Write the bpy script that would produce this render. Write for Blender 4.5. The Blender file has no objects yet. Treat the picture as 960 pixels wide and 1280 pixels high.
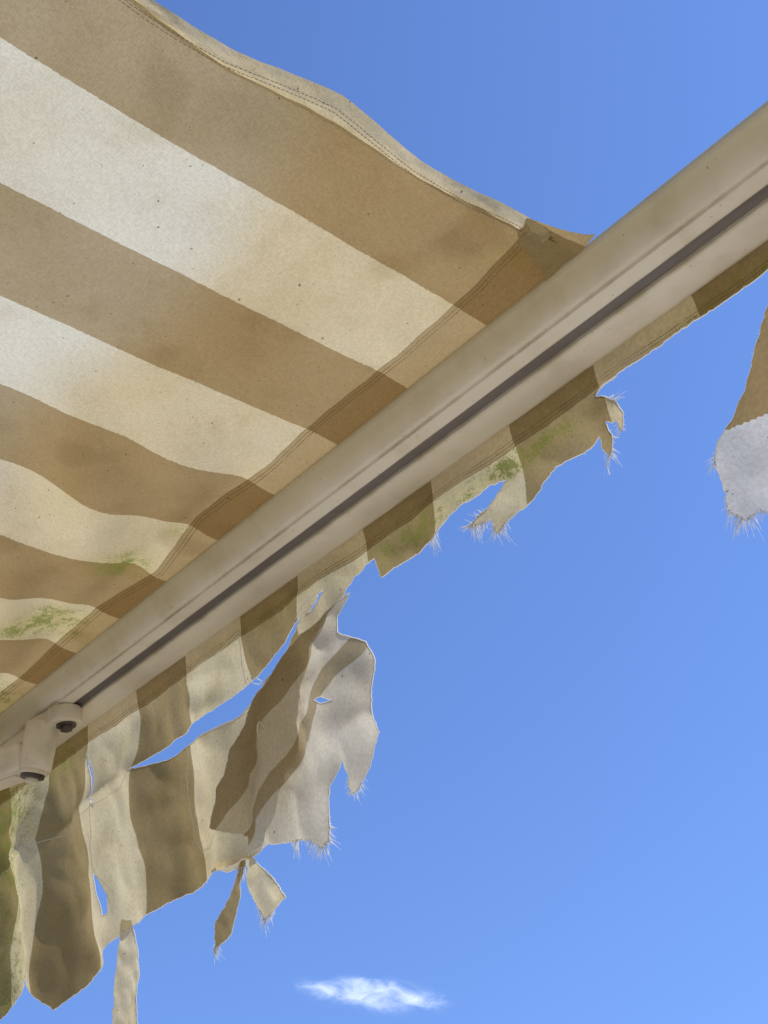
import bpy, math, random, bmesh
import numpy as np
from mathutils import Vector, Matrix, noise
from mathutils.geometry import delaunay_2d_cdt
random.seed(7)
EYE = 1.55            # height of the tripod above the patio
YV = 1.165            # valance plane (distance in front of the tripod)
TH = math.tan(math.radians(5))

scene = bpy.context.scene
scene.view_settings.view_transform = 'Standard'
scene.view_settings.look = 'None'
scene.view_settings.exposure = 0

# ---------------------------------------------------------------- helpers
def rect(p, Y=YV):
    """outline digitised from the photo -> metres (X, Z) in the hanging cloth plane"""
    a, b = p[0]-480.0, p[1]-640.0
    X = .65664*a - .46962*b - 838.0
    Yd = .73815*a + .2396*b + 895.5
    Z = -.15477*a - .84973*b + 715.7
    return (X*Y/Yd, Z*Y/Yd)

def link(ob, parent=None):
    scene.collection.objects.link(ob)
    if parent: ob.parent = parent
    return ob

def mesh_obj(name, verts, faces, mat, parent=None, smooth=False):
    me = bpy.data.meshes.new(name)
    me.from_pydata([tuple(v) for v in verts], [], faces)
    me.materials.append(mat)
    if smooth:
        for p in me.polygons: p.use_smooth = True
    me.update()
    ob = bpy.data.objects.new(name, me)
    return link(ob, parent)

class NT:
    def __init__(s, name):
        s.m = bpy.data.materials.new(name); s.m.use_nodes = True
        s.t = s.m.node_tree; s.t.nodes.clear()
        s.out = s.t.nodes.new('ShaderNodeOutputMaterial')
    def n(s, typ, **kw):
        nd = s.t.nodes.new(typ)
        for k, v in kw.items(): setattr(nd, k, v)
        return nd
    def l(s, a, b): s.t.links.new(a, b)
    def setin(s, nd, i, v):
        if v is None: return
        if hasattr(v, 'is_output'): s.l(v, nd.inputs[i])
        else: nd.inputs[i].default_value = v
    def math(s, op, a, b=None, c=None, clamp=False):
        nd = s.n('ShaderNodeMath', operation=op, use_clamp=clamp)
        s.setin(nd, 0, a); s.setin(nd, 1, b); s.setin(nd, 2, c)
        return nd.outputs[0]
    def mix(s, f, a, b, blend='MIX'):
        nd = s.n('ShaderNodeMix', data_type='RGBA', blend_type=blend)
        s.setin(nd, 0, f)
        s.setin(nd, 6, a); s.setin(nd, 7, b)
        return nd.outputs[2]
    def noise(s, vec, scale, detail=3, rough=.55, dist=0):
        nd = s.n('ShaderNodeTexNoise'); s.l(vec, nd.inputs['Vector'])
        nd.inputs['Scale'].default_value = scale; nd.inputs['Detail'].default_value = detail
        nd.inputs['Roughness'].default_value = rough; nd.inputs['Distortion'].default_value = dist
        return nd.outputs['Fac']
    def rng(s, v, a, b, c=0., d=1., typ='SMOOTHSTEP'):
        nd = s.n('ShaderNodeMapRange', interpolation_type=typ)
        s.setin(nd, 0, v)
        for i, x in enumerate((a, b, c, d)): nd.inputs[i+1].default_value = x
        return nd.outputs[0]
    def mapping(s, vec, sc=(1,1,1), rot=(0,0,0)):
        nd = s.n('ShaderNodeMapping'); s.l(vec, nd.inputs[0])
        nd.inputs['Scale'].default_value = sc; nd.inputs['Rotation'].default_value = rot
        return nd.outputs[0]

# ---------------------------------------------------------------- cloth material
def cloth_material(name, cr1, cr2, br1, br2, agec, tfac=.52, blotch=.3, bump=.3):
    k = NT(name)
    uv = k.n('ShaderNodeUVMap', uv_map='stripe').outputs[0]
    hm = k.n('ShaderNodeUVMap', uv_map='hem').outputs[0]
    md = k.n('ShaderNodeUVMap', uv_map='age').outputs[0]
    pos = k.n('ShaderNodeTexCoord').outputs['Object']
    su = k.n('ShaderNodeSeparateXYZ'); k.l(uv, su.inputs[0])
    sh = k.n('ShaderNodeSeparateXYZ'); k.l(hm, sh.inputs[0])
    sm = k.n('ShaderNodeSeparateXYZ'); k.l(md, sm.inputs[0])
    mid = k.noise(pos, 17, 4, .65)
    w1 = k.noise(k.mapping(pos, (900,160,900), (0,0,.6)), 1, 0, .5)
    w2 = k.noise(k.mapping(pos, (160,900,160), (0,0,.6)), 1, 0, .5)
    wv = k.math('ADD', w1, w2)
    x = k.math('ADD', su.outputs[0], k.math('MULTIPLY_ADD', mid, .03, -.015))
    x = k.math('MULTIPLY_ADD', w1, .014, x)
    par = k.math('FLOORED_MODULO', x, 2.0)
    cream = k.math('GREATER_THAN', par, 1.0)
    big = k.noise(pos, 3.1, 2, .6, .4)
    cr = k.mix(k.rng(big, .35, .65), cr1+(1,), cr2+(1,))
    br = k.mix(k.rng(big, .35, .65), br1+(1,), br2+(1,))
    col = k.mix(cream, br, cr)
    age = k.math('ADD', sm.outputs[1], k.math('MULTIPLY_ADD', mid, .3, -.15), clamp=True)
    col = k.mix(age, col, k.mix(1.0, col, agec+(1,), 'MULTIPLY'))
    col = k.mix(k.rng(mid, .5, .78, 0, blotch), col, k.mix(1., col, (.68,.61,.50,1), 'MULTIPLY'))
    blot = k.noise(pos, 7.5, 1, .5)
    col = k.mix(k.rng(blot, .62, .76, 0, .4), col, k.mix(1., col, (.66,.59,.49,1), 'MULTIPLY'))
    col = k.mix(k.rng(wv, .75, 1.25, 0, .32), col, k.mix(1., col, (.6,.57,.50,1), 'MULTIPLY'))
    sp = k.noise(pos, 150, 1, .5)
    col = k.mix(k.rng(sp, .765, .785, 0, .7), col, (.07,.045,.02,1))
    mn = k.noise(pos, 300, 2, .75)
    patch = k.rng(k.noise(pos, 34, 3, .7), .36, .62)
    mm = k.math('MULTIPLY', sm.outputs[0], patch)
    mk = k.rng(k.math('MULTIPLY_ADD', mm, .36, mn), .60, .78)
    col = k.mix(k.math('MULTIPLY', sm.outputs[0], .75), col, k.mix(1., col, (.84,.84,.52,1), 'MULTIPLY'))
    col = k.mix(k.math('MULTIPLY', k.math('MULTIPLY', mk, k.rng(sm.outputs[0], .05, .55)), .80), col, (.20,.22,.04,1))
    inh = k.math('GREATER_THAN', sh.outputs[0], 0.0)
    dash = k.math('GREATER_THAN', k.math('FRACT', k.math('MULTIPLY', sh.outputs[1], 210)), .3)
    st = None
    for d0 in (.007, .0125):
        a = k.math('LESS_THAN', k.math('ABSOLUTE', k.math('SUBTRACT', sh.outputs[0], d0)), .0007)
        st = a if st is None else k.math('MAXIMUM', st, a)
    st = k.math('MULTIPLY', st, dash)
    fold = k.math('LESS_THAN', k.math('ABSOLUTE', sh.outputs[0]), .0008)
    col = k.mix(k.math('MULTIPLY', inh, .5), col, k.mix(1., col, (.86,.80,.70,1), 'MULTIPLY'))
    col = k.mix(k.math('MULTIPLY', k.math('MAXIMUM', st, k.math('MULTIPLY', fold, .6)), k.rng(mid,.3,.6,.4,.9)), col, (.12,.085,.05,1))
    trc = k.mix(inh, col, k.mix(1., col, (.56,.49,.40,1), 'MULTIPLY'))
    dif = k.n('ShaderNodeBsdfDiffuse'); k.l(col, dif.inputs[0])
    tr = k.n('ShaderNodeBsdfTranslucent'); k.l(trc, tr.inputs[0])
    bmp = k.n('ShaderNodeBump'); bmp.inputs['Strength'].default_value = bump; bmp.inputs['Distance'].default_value = .001
    k.l(k.math('MULTIPLY_ADD', k.noise(pos, 40, 2), 5.0, w1), bmp.inputs['Height'])
    k.l(bmp.outputs[0], dif.inputs['Normal']); k.l(bmp.outputs[0], tr.inputs['Normal'])
    mx = k.n('ShaderNodeMixShader'); mx.inputs[0].default_value = tfac
    k.l(dif.outputs[0], mx.inputs[1]); k.l(tr.outputs[0], mx.inputs[2])
    k.l(mx.outputs[0], k.out.inputs[0])
    return k.m

def thread_material():
    k = NT('frayed_thread')
    dif = k.n('ShaderNodeBsdfDiffuse'); dif.inputs[0].default_value = (.95,.94,.90,1)
    tr = k.n('ShaderNodeBsdfTranslucent'); tr.inputs[0].default_value = (.95,.94,.90,1)
    mx = k.n('ShaderNodeMixShader'); mx.inputs[0].default_value = .5
    k.l(dif.outputs[0], mx.inputs[1]); k.l(tr.outputs[0], mx.inputs[2]); k.l(mx.outputs[0], k.out.inputs[0])
    return k.m

def paint_material(name, c1, c2, rough=.38, streak=(.8, 25, 25), metal=0.0, dirt=.35, grime=False):
    k = NT(name)
    pos = k.n('ShaderNodeTexCoord').outputs['Object']
    st = k.noise(k.mapping(pos, streak), 1, 3, .5)
    sp = k.noise(pos, 170, 1, .5); md = k.noise(pos, 11, 4, .6)
    col = k.mix(k.rng(st, .3, .75), c1 + (1,), c2 + (1,))
    col = k.mix(k.rng(md, .45, .8, 0, dirt), col, k.mix(1., col, (.62,.57,.42,1), 'MULTIPLY'))
    if grime:
        sx = k.n('ShaderNodeSeparateXYZ'); k.l(pos, sx.inputs[0])
        up = k.rng(k.math('MULTIPLY_ADD', md, .02, sx.outputs[2]), EYE+.932, EYE+.962)
        col = k.mix(k.math('MULTIPLY', up, .95), col, k.mix(1., col, (.80,.765,.60,1), 'MULTIPLY'))
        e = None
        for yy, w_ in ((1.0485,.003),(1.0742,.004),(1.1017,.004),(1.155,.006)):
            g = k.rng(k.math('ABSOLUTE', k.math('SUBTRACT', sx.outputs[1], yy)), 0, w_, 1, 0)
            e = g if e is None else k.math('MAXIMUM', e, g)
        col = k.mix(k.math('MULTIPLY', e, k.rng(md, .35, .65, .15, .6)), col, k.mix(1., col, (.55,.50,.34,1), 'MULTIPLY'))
    col = k.mix(k.rng(sp, .75, .78, 0, .55), col, (.16,.12,.08,1))
    b = k.n('ShaderNodeBsdfPrincipled'); k.l(col, b.inputs['Base Color'])
    k.l(k.rng(md, .3, .8, rough, rough+.2), b.inputs['Roughness']); b.inputs['Metallic'].default_value = metal
    bmp = k.n('ShaderNodeBump'); bmp.inputs['Strength'].default_value = .12; bmp.inputs['Distance'].default_value = .001
    k.l(sp, bmp.inputs['Height']); k.l(bmp.outputs[0], b.inputs['Normal'])
    k.l(b.outputs[0], k.out.inputs[0])
    return k.m

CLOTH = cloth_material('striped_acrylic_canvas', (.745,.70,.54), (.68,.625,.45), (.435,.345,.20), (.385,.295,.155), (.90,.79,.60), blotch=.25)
VAL = cloth_material('weathered_valance_cloth', (.82,.76,.59), (.72,.65,.47), (.42,.345,.205), (.35,.28,.15), (.91,.82,.62), .58, .30, .18)
LIT_FLAP = cloth_material('lit_flap_cloth', (.80,.755,.66), (.72,.67,.56), (.52,.44,.30), (.46,.38,.25), (.92,.87,.75), .48, .2, .2)  # paler creams paint light on the curled edge; browns soft as cloth doubles over
WHITE = cloth_material('skylit_shred_cloth', (.86,.84,.80), (.80,.78,.73), (.46,.36,.20), (.41,.31,.16), (.95,.86,.70), .50, .1, .2)  # pale cream carries the sky light on the shred's folded tip
THREAD = thread_material()
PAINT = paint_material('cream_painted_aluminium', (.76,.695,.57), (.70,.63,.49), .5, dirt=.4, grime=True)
PAINT2 = paint_material('cream_painted_castings', (.72,.65,.52), (.64,.57,.44), .5, (20,20,20), dirt=.5)
DARK = paint_material('dark_groove', (.19,.165,.145), (.12,.105,.095), .6)
STEEL = paint_material('weathered_steel', (.13,.11,.095), (.06,.05,.04), .4, (20,20,20), .5)
STUCCO = paint_material('cream_stucco', (.72,.68,.60), (.64,.60,.52), .85, (2,2,2), dirt=.2)

awning = bpy.data.objects.new('striped_awning', None); link(awning)

def set_uv(me, stripe, hem, age):
    for nm, fn in (('stripe', stripe), ('hem', hem), ('age', age)):
        lay = me.uv_layers.new(name=nm)
        vals = [fn(v.co) for v in me.vertices]
        for lp in me.loops: lay.data[lp.index].uv = vals[lp.vertex_index]

def sstep(a, b, x):
    t = min(1, max(0, (x-a)/(b-a))); return t*t*(3-2*t)
def gauss(x, c, w): return math.exp(-((x-c)/w)**2)

# ---------------------------------------------------------------- main canvas
EDGE = [(-1.45,-.55),(0,-.565),(.30,-.572),(.40,-.576),(.51,-.570),(.64,-.549),(.76,-.555),(.85,-.553),(.93,-.541),(.965,-.533),(1.01,-.521),(1.06,-.52)]
HEMIN = [(-1.45,-.585),(0,-.588),(.40,-.586),(.52,-.590),(.66,-.577),(.80,-.573),(.936,-.560),(.955,-.556)]
def itp(tab, x): return float(np.interp(x, [t[0] for t in tab], [t[1] for t in tab]))
def cedge(Y):
    a, b = itp(HEMIN, Y)+.005, itp(EDGE, Y)
    return a+(b-a)*sstep(.948, .962, Y)
def canvas_z(X, Y):
    z = .970 + (1.01-Y)*TH
    g = sstep(0, 1, (-1.05 - X)/.25)
    f0 = min(1.0, max(0.0, (1.01-Y)/.05))
    z += g*(-.022*gauss(Y, .81+.03*math.sin(X*5), .075) + .012*gauss(Y, .955, .035))*f0
    z += f0*(.006*noise.noise(Vector((X*3.2, Y*3.0, 1.7))) + .010*noise.noise(Vector((X*1.3, Y*1.1, 9.2))))
    z += f0*.0026*noise.noise(Vector((X*14, Y*7, 3.1)))
    z += f0*g*.006*math.sin((X*.6+Y)*34+2*noise.noise(Vector((X*2,Y*2,0))))*gauss(Y,.72,.22)
    z += .0010*f0*math.sin(X*95+3*noise.noise(Vector((X*4,Y*6,0))))*gauss(Y,.945,.03)
    e = math.exp(-(itp(EDGE, Y)-X)/.05)
    z += e*(.006*math.sin(Y*22+.6)+.004)*f0
    return z
ny = 190; ys = [(-1.40 + (1.055+1.40)*i/ny) for i in range(ny+1)]
xs0 = [0, .006, .014, .026, .04]; xs0 += [.055+.0165*i for i in range(215)]
V, F = [], []
for Y in ys:
    e = cedge(Y)
    for dx in xs0:
        X = e - dx
        V.append((X, Y, canvas_z(X, Y)+EYE))
m = len(xs0)
for j in range(ny):
    for i in range(m-1):
        F.append((j*m+i, j*m+i+1, (j+1)*m+i+1, (j+1)*m+i))
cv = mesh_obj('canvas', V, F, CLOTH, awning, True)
HW = [(-4.5,.975),(-1.974,.975),(-1.66,.966),(-1.485,.985),(-1.32,.956),(-1.16,.964),(-1.0,.953),(-.85,.957),(-.70,.952),(-.55,.938),(-.5,.935)]
MS = [(-1.50,.925,.050,1.),(-1.74,.915,.072,1.),(-1.78,.86,.03,.5),(-2.1,.95,.1,.8),(-.60,.945,.03,.4),(-1.36,.95,.03,.5),(-.70,.95,.02,.4),(-.90,.955,.02,.3),(-1.15,.96,.02,.3)]
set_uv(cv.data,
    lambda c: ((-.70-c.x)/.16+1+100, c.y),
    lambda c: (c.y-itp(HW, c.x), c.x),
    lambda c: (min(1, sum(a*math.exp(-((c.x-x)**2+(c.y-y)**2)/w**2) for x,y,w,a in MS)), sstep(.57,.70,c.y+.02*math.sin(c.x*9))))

V, F = [], []; sy = [-.2+1.165*i/260 for i in range(261)]; nc = 10
for Y in sy:
    a, b = itp(HEMIN, min(Y,.955)), itp(EDGE, Y)+.0015
    for i in range(nc+1):
        t = i/nc; X = a+(b-a)*t
        z = canvas_z(min(X, itp(EDGE,Y)), Y) - .0026 + .006*t*t + .0015*t*math.sin(Y*31) + .0014*noise.noise(Vector((t*3, Y*40, 0)))
        V.append((X, Y, z+EYE))
for j in range(260):
    for i in range(nc):
        F.append((j*(nc+1)+i, j*(nc+1)+i+1, (j+1)*(nc+1)+i+1, (j+1)*(nc+1)+i))
sh = mesh_obj('side_hem', V, F, CLOTH, awning, True)
set_uv(sh.data, lambda c: (101.5, c.y), lambda c: (-1, c.y), lambda c: (.06, .75))
SEW = []
def sew_row(fn, y0, y1, step=.0052, fill=.68):
    y = y0
    while y < y1:
        SEW.append([fn(y), fn(y+step*fill)]); y += step
def tapept(off):
    def f(Y):
        X = itp(EDGE, Y)-off; a = itp(HEMIN, min(Y,.955)); b = itp(EDGE, Y)+.0015
        t = (X-a)/(b-a); z = canvas_z(X, Y)-.0026+.006*t*t+.0015*t*math.sin(Y*31)-.0005
        return (X, Y, z)
    return f
sew_row(tapept(.012), -.1, .955); sew_row(tapept(.0165), -.1, .95)

V, F = [], []
cor = [(.928,-.560,-.541),(.945,-.572,-.534),(.965,-.575,-.526),(.985,-.58,-.517),(1.002,-.585,-.510),(1.012,-.59,-.503)]
for k_, (Y, a, b) in enumerate(cor):
    for i in range(9):
        t = i/8; X = a+(b-a)*t
        V.append((X, Y, canvas_z(min(X,-.53), Y)-.004+.006*t*t+.002*math.sin(t*9+k_)+EYE))
for j in range(5):
    for i in range(8):
        F.append((j*9+i, j*9+i+1, (j+1)*9+i+1, (j+1)*9+i))
cc = mesh_obj('canvas_corner', V, F, CLOTH, awning, True)
set_uv(cc.data, lambda c: (101.5, c.y), lambda c: (c.y-.925, c.x), lambda c: (.2, .9))

# ---------------------------------------------------------------- torn cloth builder
def pip(pt, poly):
    x, y = pt; c = False; j = len(poly)-1
    for i in range(len(poly)):
        xi, yi = poly[i]; xj, yj = poly[j]
        if (yi > y) != (yj > y) and x < (xj-xi)*(y-yi)/(yj-yi)+xi: c = not c
        j = i
    return c
def densify(poly, step=.005, jit=.0022, top=.932):
    out = []
    n = len(poly)
    for i in range(n):
        a = Vector(poly[i]); b = Vector(poly[(i+1) % n]); d = (b-a).length
        k = max(1, int(d/step))
        for q in range(k):
            p = a+(b-a)*(q/k)
            if p.y < top:
                v = noise.noise_vector(Vector((p.x*90, p.y*90, 4.2)))
                w = noise.noise_vector(Vector((p.x*300, p.y*300, 1.2)))
                p = p + Vector((v.x, v.y))*jit + Vector((w.x, w.y))*jit*.9
            out.append((p.x, p.y))
    return out
TH_S = []
def fringe(poly, yfn, inside, prob=.5, lmin=.0015, lmax=.006, hot=(), top=.93, rim=True):
    n = len(poly); run = []
    for i in range(n):
        a = Vector(poly[i]); b = Vector(poly[(i+1) % n])
        if a.y > top or b.y > top:
            if len(run) > 2: TH_S.append((run, .0009))
            run = []; continue
        t = (b-a)
        if t.length < 1e-6: continue
        nrm = Vector((t.y, -t.x)).normalized(); mid = (a+b)/2
        if inside((mid.x+nrm.x*.0015, mid.y+nrm.y*.0015)): nrm = -nrm
        if rim: run.append((a.x+nrm.x*.0004, yfn(a.x, a.y)+.0005, a.y+nrm.y*.0004))
        h = max([math.exp(-((mid.x-hx)**2+(mid.y-hz)**2)/hr**2) for hx, hz, hr in hot] + [0])
        cnt = (1 if random.random() < prob else 0) + int(h*14+random.random()*h)
        for _ in range(cnt):
            L = lmin + (lmax-lmin)*random.random()**2.5 + h*.026*random.random()**1.4
            sprd = .45 if h < .3 else .16
            d = (nrm + Vector((0,-.8))*h + Vector((random.uniform(-sprd,sprd), random.uniform(-sprd,sprd)))).normalized()
            p = a + t*random.random() - nrm*.001; pts = []
            bend = Vector((random.uniform(-.15,.15), random.uniform(-.35,.02)))
            dy = random.uniform(-.3,.3)
            for s_ in range(4):
                q = p + d*L*s_/3 + bend*L*(s_/3)**2
                pts.append((q.x, yfn(p.x, p.y)+dy*L*s_/3, q.y))
            TH_S.append((pts, .00028+.00022*random.random()))
    if len(run) > 2: TH_S.append((run, .0009))

def torn_cloth(name, outline, holes, yfn, stripe, hem, age, grid=.011, hot=(), prob=.45, top=.932, lmax=.006, mat=None):
    o = densify(outline, top=top); hs = [densify(h, .004, .0012, top) for h in holes]
    def inside(p): return pip(p, o) and not any(pip(p, h) for h in hs)
    vs, es = [], []
    for L in [o]+hs:
        s0 = len(vs); vs += [Vector(p) for p in L]
        es += [(s0+i, s0+(i+1) % len(L)) for i in range(len(L))]
    xs = [p[0] for p in o]; zs = [p[1] for p in o]
    x = min(xs); row = 0
    while x < max(xs):
        z = min(zs)+(grid*.5 if row % 2 else 0)
        while z < max(zs):
            if inside((x, z)): vs.append(Vector((x, z)))
            z += grid
        x += grid*.87; row += 1
    rv, re, rf, *_ = delaunay_2d_cdt(vs, es, [], 0, 1e-6)
    faces = []
    for f in rf:
        c = (sum(rv[i].x for i in f)/len(f), sum(rv[i].y for i in f)/len(f))
        if inside(c): faces.append(tuple(f))
    used = sorted({i for f in faces for i in f}); mp = {o_: i for i, o_ in enumerate(used)}
    P = [(rv[i].x, rv[i].y) for i in used]
    V = [(p[0], yfn(*p), p[1]+EYE) for p in P]
    ob = mesh_obj(name, V, [tuple(mp[i] for i in f) for f in faces], mat or VAL, awning, True)
    for nm, fn in (('stripe', stripe), ('hem', hem), ('age', age)):
        lay = ob.data.uv_layers.new(name=nm); vals = [fn(*p) for p in P]
        for lp in ob.data.loops: lay.data[lp.index].uv = vals[lp.vertex_index]
    fringe(o, yfn, inside, prob, hot=hot, lmax=lmax)
    for h in hs: fringe(h, yfn, inside, prob*.7, lmax=.004)
    return ob

R = lambda L, Y=YV: [rect(p, Y) for p in L]
# ---- valance
stripA = [(960,338),(930,358),(900,380),(850,412),(800,450),(750,487),(745,497),(760,497),(775,505),(785,520),(783,540),(775,528),(760,530),(768,545),(770,560),(765,572),(755,562),(750,545),(735,560),(715,570),(690,582),(675,597),(660,625),(640,645),(625,668),(618,650),(594,662),(605,645),(620,625),(635,600),(615,607),(600,620),(580,632),(560,655),(545,672),(525,690),(495,708),(472,720),(466,697),(455,705),(440,722),(430,740)]
under = [(420,770),(405,800),(392,860),(385,950),(345,1040),(318,1072)]
low = [(310,1075),(298,1085),(275,1090),(250,1105),(225,1118),(200,1135),(165,1158),(140,1180),(110,1215),(90,1240),(75,1262),(60,1245),(45,1222),(30,1218),(0,1275)]
tear = [(170,964),(205,932),(240,908),(270,889),(298,863),(312,850),(327,836),(347,812),(368,787),(384,770),
        (376,790),(352,818),(328,850),(313,875),(298,895),(274,911),(246,929),(214,944),(186,958)]
slit1 = [(125,1090),(133,1100),(140,1120),(140,1142),(134,1146),(130,1125)]
slit2 = [(113,944),(119,960),(127,1000),(128,1010),(124,1000),(116,962)]
slit4 = [(404,742),(412,738),(396,764),(390,770)]
out = [(.42,.95),(.42,.885),(.15,.889),(-.10,.887),(-.30,.889)] + R(stripA+under+low) + [(-2.75,.55),(-2.95,.60),(-3.2,.57),(-3.5,.60),(-3.72,.62),(-3.72,.95)]
SX = [-2.8,-2.232,-2.05,-1.855,-1.675,-1.494,-1.322,-1.146,-.9815,-.811,-.648,-.48,.5]
SK = [12.2,9,8,7,6,5,4,3,2,1,0,-1,-7]
def vstripe(x, z): return (100+float(np.interp(x, SX, SK))+.07*math.sin(z*20+x*5)*min(1,max(0,(.9-z)/.1)), z)
cl0 = Vector(rect((0,1092))); cl1 = Vector(rect((172,962))); cld = (cl1-cl0).normalized(); cln = Vector((-cld.y, cld.x))
def yval(x, z):
    d = min(1, max(0, (.925-z)/.16))
    y = YV + .0135*d*math.sin(x*2*math.pi/.34+.8+z*3) + .012*d*noise.noise(Vector((x*4, z*5, 2.2)))
    y += .008*min(1, d*3)*noise.noise(Vector((x*13, z*7, 6.6)))
    y += .0022*min(1, d*4)*noise.noise(Vector((x*38, z*18, 1.6)))
    y += .006*min(1, d*2)*(abs(noise.noise(Vector((x*10+z*9, z*8-x*6, 5.1))))*2-.5)
    lg = sstep(0, 1, (-1.6-x)/.3)
    y += lg*d*.012*math.sin(x*27+5*z)
    q = (Vector((x, z))-cl0).dot(cln)
    y -= .012*lg*math.exp(-abs(q)/.025)*sstep(0,1,(-1.8-x)/.15)
    return y
def vage(x, z):
    m = .85*gauss(x, -2.40, .14)*(.55+.45*gauss(z,.80,.10)) + .45*gauss(x, -2.15, .12)*gauss(z, .90, .06)
    m += .85*gauss(x, -.82, .13)*gauss(z, .865, .022) + .6*gauss(x, -1.05, .10)*gauss(z, .86, .03) + .6*gauss(x,-.40,.14)*gauss(z,.895,.02) + .4*gauss(x,-1.45,.25)*gauss(z,.895,.02)
    return (min(1, m+.08), .70)
hot = [rect((600,655))+(.022,), rect((628,662))+(.014,), rect((775,540))+(.010,), rect((545,672))+(.012,), rect((765,568))+(.008,), rect((770,500))+(.008,)]
torn_cloth('valance', out, [R(tear), R(slit1), R(slit2), R(slit4)], yval, vstripe,
    lambda x, z: (z-.888, x), vage, grid=.0095, hot=hot)

# ---- twisted loose flap hanging in front of the valance
YF = 1.138
flap = [(428,738),(420,770),(422,792),(445,800),(456,825),(458,860),(462,890),(465,912),(458,935),(455,960),(443,985),(433,993),(432,965),(425,950),(415,985),(413,1010),(412,1050),(405,1060),(395,1050),(370,1050),(345,1055),(330,1060),(318,1070),(308,1045),(262,1035),(270,1010),(285,970),(308,890),(330,850),(372,793),(408,758)]
h1 = [(326,911),(335,923),(343,913),(337,903)]; h2 = [(396,876),(407,881),(418,876),(407,871)]
a0 = Vector(rect((415,770), YF)); a1 = Vector(rect((285,1030), YF))
axd = (a1-a0).normalized(); axn = Vector((-axd.y, axd.x))
if axn.dot(Vector(rect((460,880),YF))-a0) < 0: axn = -axn
def fstripe(x, z):
    q = (Vector((x, z))-a0).dot(axn) + .006*math.sin(z*40)
    return (100+float(np.interp(q, [-.2,-.010,.050,.080,.3], [.1,1,2,3,3.9])), z)
ca = Vector(rect((425,800),YF)); cb = Vector(rect((415,960),YF))
cd = (cb-ca).normalized(); cn = Vector((-cd.y, cd.x))
if cn.dot(Vector(rect((470,880),YF))-ca) < 0: cn = -cn
def yflap(x, z):
    d = min(1, max(0, (.87-z)/.12))
    q = (Vector((x, z))-ca).dot(cn)
    y = YV-.004 - (YV-YF)*d
    y += .008*d*math.sin(q*50) + .011*d*noise.noise(Vector((x*11, z*9, 8.8))) + .0032*d*noise.noise(Vector((x*34, z*22, 8.8)))
    y += .009*d*(abs(noise.noise(Vector((x*9+z*12, z*6-x*9, 2.4))))*2-.5)
    if q > 0: y += .28*q
    return y
hf = [rect((405,1050), YF)+(.028,), rect((440,980), YF)+(.014,), rect((300,1055), YF)+(.012,), rect((370,1050), YF)+(.012,)]
torn_cloth('loose_flap', [rect(p, YF) for p in flap], [[rect(p, YF) for p in h1], [rect(p, YF) for p in h2]], yflap, fstripe,
    lambda x, z: (-1, x), lambda x, z: (.08, .5), grid=.006, hot=hf, prob=.5, mat=LIT_FLAP)

def ribbon(name, pts, idx, hotr=.02, yoff=-.006, Y=YV, curl=.006, prob=.5, lm=.008):
    P = [rect(p, Y) for p in pts]; zt = max(p[1] for p in P)
    yf = lambda x, z: Y+yoff+curl*math.sin((zt-z)*30+x*60)+.004*noise.noise(Vector((x*50,z*40,0)))
    zb = min(P, key=lambda p: p[1])
    torn_cloth(name, P, [], yf, lambda x, z: (idx, z), lambda x, z: (-1, x), lambda x, z: (.08, .6), grid=.005, hot=[(zb[0], zb[1], hotr)], prob=prob, lmax=lm)
ribbon('torn_strip_a', [(310,1066),(320,1068),(335,1090),(350,1108),(365,1122),(345,1135),(332,1148),(322,1120),(313,1095)], 101.5, .02)
ribbon('torn_strip_b', [(301,1068),(309,1072),(302,1100),(298,1130),(290,1165),(273,1187),(275,1155),(290,1120),(298,1090)], 100.5, .010, lm=.005)
ribbon('torn_strip_c', [(157,1150),(168,1152),(172,1185),(178,1230),(178,1280),(176,1330),(150,1335),(145,1290),(148,1250),(155,1190)], 101.5, .012, lm=.004)
ribbon('torn_strip_d', [(272,1082),(300,1072),(306,1082),(288,1090)], 101.5, .02, lm=.008)

# ---- long shred hanging at the right
YR = 1.150
rf = [(1030,262),(1000,310),(975,350),(958,392),(944,435),(930,480),(914,525),(899,552),(897,575),(905,600),(915,620),(918,640),(938,653),(960,640),(985,655),(1010,620),(1050,560),(1100,400),(1140,170)]
rfm = [rect(p, YR) for p in rf]
fa = Vector(rect((905,538), YR)); fb = Vector(rect((960,515), YR)); fd = (fb-fa).normalized(); fn = Vector((-fd.y, fd.x))
if fn.y > 0: fn = -fn
def yr(x, z):
    q = (Vector((x, z))-fa).dot(fn); y = YR + .004*math.sin(x*38)*min(1, max(0,(.93-z)/.1)) + .004*noise.noise(Vector((x*20, z*20, 0)))
    if q > 0: y -= .12*q
    return y
torn_cloth('hanging_shred', rfm, [], yr, lambda x, z: (100.5 if (Vector((x, z))-fa).dot(fn) < 0 else 101.5, z),
    lambda x, z: (-1, x), lambda x, z: (.04, .6 if (Vector((x, z))-fa).dot(fn) < 0 else 0), grid=.0035, hot=[rect((938,655), YR)+(.028,), rect((900,575), YR)+(.008,)], prob=.5, mat=WHITE)  # tip below the fold takes the pale stripe as painted light

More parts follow.
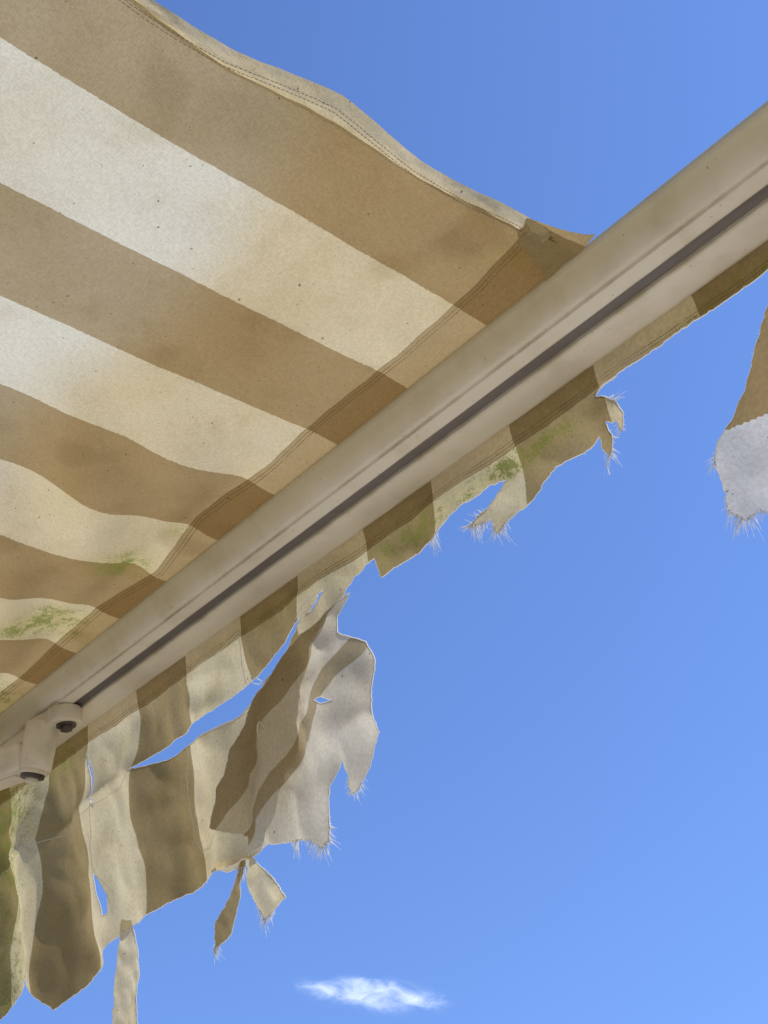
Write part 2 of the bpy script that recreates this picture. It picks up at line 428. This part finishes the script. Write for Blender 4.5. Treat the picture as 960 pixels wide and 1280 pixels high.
for L in ([(108,936),(119,962),(126,1000),(122,1030),(118,1060),(128,1090),(141,1120),(146,1150)],
          [(238,935),(231,970),(233,1010),(240,1050),(252,1065),(266,1060),(280,1040)],
          [(0,1092),(40,1066),(85,1038),(125,1010),(160,985),(175,962)],
          [(300,795),(302,830),(306,860)],[(312,845),(325,850),(320,856),(310,852)],
          [(130,1095),(146,1115),(145,1145)],[(765,572),(763,585),(768,596)],
          [(300,790),(270,820),(240,838)],[(415,720),(400,745),(380,762),(372,784)]):
    P = R(L); pts = []
    for i in range(len(P)-1):
        for q in range(6):
            t = q/6; x = P[i][0]*(1-t)+P[i+1][0]*t; z = P[i][1]*(1-t)+P[i+1][1]*t
            v = noise.noise_vector(Vector((x*60, z*60, 0)))*.0025
            pts.append((x+v.x, yval(x, z)-.0015, z+v.y))
    TH_S.append((pts, .0008))
def curves(name, items, mat, parent):
    cu = bpy.data.curves.new(name, 'CURVE'); cu.dimensions = '3D'; cu.bevel_depth = 1.0; cu.bevel_resolution = 0; cu.use_fill_caps = False
    for pts, rad in items:
        sp = cu.splines.new('POLY'); sp.points.add(len(pts)-1)
        for i, p in enumerate(pts):
            sp.points[i].co = (p[0], p[1], p[2]+EYE, 1)
            sp.points[i].radius = rad*(1 if len(pts) > 5 or len(pts) == 2 else (1-.6*i/(len(pts)-1)))
    cu.materials.append(mat)
    link(bpy.data.objects.new(name, cu), parent)
curves('frayed_threads', TH_S, THREAD, awning)
SEWM = paint_material('sewing_thread', (.30,.22,.13), (.20,.14,.08), .8)
curves('hem_stitching', [(p, .00045) for p in SEW], SEWM, awning)

# ---------------------------------------------------------------- front rail
def extrude(name, prof, x0, x1, mat, parent, close=True):
    V, F = [], []; n = len(prof)
    for X in (x0, x1):
        for (y, z) in prof: V.append((X, y, z+EYE))
    rg = range(n) if close else range(n-1)
    for i in rg:
        j = (i+1) % n; F.append((i, j, n+j, n+i))
    if close: F += [tuple(range(n))[::-1], tuple(range(n, 2*n))]
    return mesh_obj(name, V, F, mat, parent)
prof = [(1.026,.980),(1.0165,.9735),(1.0128,.969),(1.0130,.9645),(1.0150,.9605),(1.0400,.9325),(1.0420,.9310),(1.046,.9298),
        (1.0485,.9296),(1.0492,.9252),(1.0742,.9230),(1.0754,.9240),(1.0754,.950),(1.1005,.950),(1.1005,.9240),(1.1017,.9228),
        (1.154,.9195),(1.1565,.9205),(1.158,.924),(1.158,.965),(1.150,.980),(1.130,.992),(1.10,.997),(1.06,.996),(1.04,.990)]
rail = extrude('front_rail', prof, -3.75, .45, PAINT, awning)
bv = rail.modifiers.new('b', 'BEVEL'); bv.width = .0008; bv.segments = 2; bv.limit_method = 'ANGLE'; bv.angle_limit = math.radians(35)
extrude('rail_groove_seal', [(1.0762,.929),(1.0997,.929),(1.0997,.949),(1.0762,.949)], -3.74, .44, DARK, awning)

# ---------------------------------------------------------------- arms + brackets
def box(name, c, size, mat, rot=0, bev=.004, tilt=0):
    bm = bmesh.new(); bmesh.ops.create_cube(bm, size=1)
    bmesh.ops.scale(bm, vec=size, verts=bm.verts)
    bmesh.ops.bevel(bm, geom=bm.edges[:], offset=bev, segments=3, affect='EDGES', profile=.5)
    me = bpy.data.meshes.new(name); bm.to_mesh(me); bm.free(); me.materials.append(mat)
    ob = bpy.data.objects.new(name, me); ob.location = (c[0], c[1], c[2]+EYE); ob.rotation_euler = (0, tilt, rot)
    return link(ob, awning)
def cyl(name, c, r_, h, mat, seg=40, bev=.003, axis=None):
    bm = bmesh.new(); bmesh.ops.create_cone(bm, cap_ends=True, segments=seg, radius1=r_, radius2=r_, depth=h)
    es = [e for e in bm.edges if abs(e.verts[0].co.z-e.verts[1].co.z) < 1e-6]
    bmesh.ops.bevel(bm, geom=es, offset=bev, segments=2, affect='EDGES', profile=.5)
    for f in bm.faces: f.smooth = abs(f.normal.z) < .3
    me = bpy.data.meshes.new(name); bm.to_mesh(me); bm.free(); me.materials.append(mat)
    ob = bpy.data.objects.new(name, me); ob.location = (c[0], c[1], c[2]+EYE)
    if axis: ob.rotation_euler = Vector(axis).to_track_quat('Z', 'Y').to_euler()
    return link(ob, awning)
def arm(x0, sg):
    cyl('arm_foot', (x0+.010*sg, 1.072, .906), .034, .034, PAINT2, 48, .004)
    box('foot_web', (x0-.022*sg, 1.066, .906), (.075, .060, .032), PAINT2, .2*sg, .006)
    cyl('foot_washer', (x0+.012*sg, 1.074, .887), .020, .005, STEEL, 32, .001)
    cyl('foot_bolt', (x0+.012*sg, 1.074, .882), .0135, .012, STEEL, 6, .001)
    ax = Vector((-.22*sg, -.12, -1)).normalized(); top = Vector((x0-.040*sg, 1.050, .900))
    P = lambda t: tuple(top+ax*t)
    A = tuple(ax)
    cyl('arm_knuckle', P(.040), .034, .098, PAINT2, 48, .005, A)
    cyl('knuckle_ring', P(.092), .029, .010, PAINT2, 40, .002, A)
    cyl('knuckle_pin', P(.099), .0235, .012, STEEL, 40, .002, A)
    cyl('pin_head', P(.108), .0140, .010, PAINT2, 6, .001, A)
    k0 = Vector((top+ax*.055).to_2d())
    e = Vector((x0-1.0*sg, .70)); w = Vector((x0-.45*sg, -1.33))
    for nm, p, q, z in (('forearm', k0, e, .842), ('upper_arm', e, w, .90)):
        d = q-p; L = d.length; a = math.atan2(d.y, d.x); c = (p+q)/2
        box(nm, (c.x, c.y, z), (L-.03, .078, .056), PAINT2, a, .008)
        box(nm+'_rib', (c.x, c.y, z-.029), (L-.09, .030, .006), PAINT2, a, .002)
    cyl('elbow', (e.x, e.y, .870), .044, .14, PAINT2)
    box('wall_bracket', (w.x, -1.36, .92), (.10, .08, .14), PAINT2)
arm(-1.985, 1); arm(.20, -1)

cyl('roller_tube', (-1.65, -1.33, 1.175), .042, 4.15, PAINT2, axis=(1,0,0))
extrude('wall_cassette', [(-1.40,1.10),(-1.27,1.10),(-1.25,1.12),(-1.25,1.145),(-1.27,1.16),(-1.385,1.16),(-1.385,1.24),(-1.25,1.25),(-1.26,1.265),(-1.40,1.29)], -3.8, .5, PAINT2, awning)

# ---------------------------------------------------------------- house wall + ground
house = bpy.data.objects.new('stucco_house', None); link(house)
def wallbox(name, x0,x1,y0,y1,z0,z1, mat):
    V = [(x,y,z) for x in (x0,x1) for y in (y0,y1) for z in (z0,z1)]
    F = [(0,1,3,2),(4,6,7,5),(0,4,5,1),(2,3,7,6),(0,2,6,4),(1,5,7,3)]
    return mesh_obj(name, V, F, mat, house)
GLASS = NT('window_glass'); b = GLASS.n('ShaderNodeBsdfPrincipled'); b.inputs['Base Color'].default_value = (.03,.04,.05,1); b.inputs['Roughness'].default_value = .05; GLASS.l(b.outputs[0], GLASS.out.inputs[0])
wallbox('wall_left', -7,-2.6,-1.7,-1.403,0,3.4, STUCCO); wallbox('wall_right', -.6,4,-1.7,-1.403,0,3.4, STUCCO)
wallbox('wall_above_door', -2.6,-.6,-1.7,-1.403,2.15,3.4, STUCCO)
wallbox('door_glass', -2.55,-.65,-1.62,-1.60,.05,2.1, GLASS.m)
for x in (-2.58,-1.64,-.69): wallbox('door_frame', x, x+.08,-1.63,-1.55,.0,2.14, PAINT2)
wallbox('eaves', -7.2,4.2,-2.0,-1.0,3.402,3.55, PAINT2)

k = NT('sunlit_patio_stone'); pos = k.n('ShaderNodeTexCoord').outputs['Object']
bt = k.n('ShaderNodeTexBrick'); k.l(pos, bt.inputs['Vector']); bt.inputs['Scale'].default_value = 2.0
bt.inputs['Color1'].default_value = (.57,.50,.40,1); bt.inputs['Color2'].default_value = (.51,.45,.35,1); bt.inputs['Mortar'].default_value = (.3,.27,.22,1)
bt.inputs['Mortar Size'].default_value = .01
c = k.mix(k.rng(k.noise(pos, 2, 5), .3, .8, 0, .4), bt.outputs[0], (.42,.37,.29,1))
b = k.n('ShaderNodeBsdfPrincipled'); k.l(c, b.inputs['Base Color']); b.inputs['Roughness'].default_value = .85; k.l(b.outputs[0], k.out.inputs[0])
mesh_obj('patio', [(-9,-1.7,.004),(7,-1.7,.004),(7,7,.004),(-9,7,.004)], [(0,1,2,3)], k.m)
g = NT('dry_grass_ground'); pos = g.n('ShaderNodeTexCoord').outputs['Object']
c = g.mix(g.noise(pos, .6, 6), (.10,.13,.05,1), (.26,.24,.13,1))
b = g.n('ShaderNodeBsdfDiffuse'); g.l(c, b.inputs[0]); g.l(b.outputs[0], g.out.inputs[0])
mesh_obj('ground', [(-6000,-6000,0),(6000,-6000,0),(6000,6000,0),(-6000,6000,0)], [(0,1,2,3)], g.m)

# ---------------------------------------------------------------- small fair-weather cloud, 1.5 km away
k = NT('thin_cloud'); uvn = k.n('ShaderNodeTexCoord').outputs['UV']
sx = k.n('ShaderNodeSeparateXYZ'); k.l(uvn, sx.inputs[0])
nn = k.noise(k.mapping(uvn, (8,3,1)), 1, 6, .62, .4)
dx = k.math('ABSOLUTE', k.math('MULTIPLY_ADD', sx.outputs[0], 2, -1)); dy = k.math('ABSOLUTE', k.math('MULTIPLY_ADD', sx.outputs[1], 2, -1))
fall = k.math('SUBTRACT', 1, k.math('ADD', k.math('POWER', dx, 1.4), k.math('POWER', dy, 1.3)))
al = k.rng(k.math('ADD', nn, k.math('MULTIPLY', fall, .36)), .46, 1.05, 0, .62)
al = k.math('MULTIPLY', al, k.rng(fall, 0, .8))
dif = k.n('ShaderNodeBsdfDiffuse'); dif.inputs[0].default_value = (.85,.86,.88,1)
tl = k.n('ShaderNodeBsdfTranslucent'); tl.inputs[0].default_value = (.85,.86,.88,1)
ad = k.n('ShaderNodeAddShader'); k.l(dif.outputs[0], ad.inputs[0]); k.l(tl.outputs[0], ad.inputs[1])
tp = k.n('ShaderNodeBsdfTransparent'); mx = k.n('ShaderNodeMixShader')
k.l(al, mx.inputs[0]); k.l(tp.outputs[0], mx.inputs[1]); k.l(ad.outputs[0], mx.inputs[2]); k.l(mx.outputs[0], k.out.inputs[0])
cen = Vector((-1136, 1032, 209)); hx = Vector((.74,.67,0)).normalized()
V, F, n = [], [], 24
for j in range(9):
    for i in range(n+1):
        u_, v_ = i/n*2-1, j/8*2-1
        V.append(cen + hx*u_*140 + Vector((-.67,.74,0))*v_*60 + Vector((0,0,v_*34 - u_*36 + 8*noise.noise(Vector((u_*3, v_*3, 0))))))
for j in range(8):
    for i in range(n): F.append((j*(n+1)+i, j*(n+1)+i+1, (j+1)*(n+1)+i+1, (j+1)*(n+1)+i))
ob = mesh_obj('cloud', V, F, k.m, None, True)
l = ob.data.uv_layers.new(name='UVMap')
for lp in ob.data.loops:
    vi = lp.vertex_index; l.data[lp.index].uv = ((vi % (n+1))/n, (vi//(n+1))/8)

# ---------------------------------------------------------------- light
S = Vector((.55,.42,.73)).normalized()
sun = bpy.data.lights.new('sun', 'SUN'); sun.energy = 4.5; sun.angle = math.radians(.5); sun.color = (1,.955,.85)
so = bpy.data.objects.new('sun', sun); so.rotation_euler = S.to_track_quat('Z', 'Y').to_euler(); so.location = (3,2,6); link(so)
w = bpy.data.worlds.new('World'); scene.world = w; w.use_nodes = True
nt = w.node_tree; bg = nt.nodes['Background']; sk = nt.nodes.new('ShaderNodeTexSky'); sk.sky_type = 'NISHITA'; sk.sun_disc = False
sk.sun_elevation = math.asin(S.z); sk.sun_rotation = math.atan2(S.x, S.y)
sk.air_density = 1.0; sk.dust_density = 0.1; sk.ozone_density = 3.0; sk.altitude = 300
tc = nt.nodes.new('ShaderNodeTexCoord'); mp_ = nt.nodes.new('ShaderNodeMapping'); mp_.inputs['Scale'].default_value = (1,1,.55); mp_.inputs['Location'].default_value = (0,0,.30)
nt.links.new(tc.outputs['Generated'], mp_.inputs[0]); nt.links.new(mp_.outputs[0], sk.inputs[0])
tint = nt.nodes.new('ShaderNodeMix'); tint.data_type = 'RGBA'; tint.blend_type = 'MULTIPLY'; tint.inputs[0].default_value = 1
tint.inputs[7].default_value = (1.0,1.15,1.54,1)
nt.links.new(sk.outputs[0], tint.inputs[6]); nt.links.new(tint.outputs[2], bg.inputs[0]); bg.inputs[1].default_value = .149

# ---------------------------------------------------------------- camera
cam = bpy.data.cameras.new('camera'); cam.sensor_fit = 'VERTICAL'; cam.sensor_height = 36; cam.lens = 1420/1280*36
cam.clip_start = .02; cam.clip_end = 20000
co = bpy.data.objects.new('camera', cam)
rt = Vector((.65664,.73815,-.15477)); up = Vector((.46962,-.2396,.84973)); bk = Vector((.59015,-.63065,-.50399))
co.matrix_world = Matrix((( rt.x, up.x, bk.x, 0),(rt.y, up.y, bk.y, 0),(rt.z, up.z, bk.z, EYE),(0,0,0,1)))
link(co); scene.camera = co
print('threads', len(TH_S))
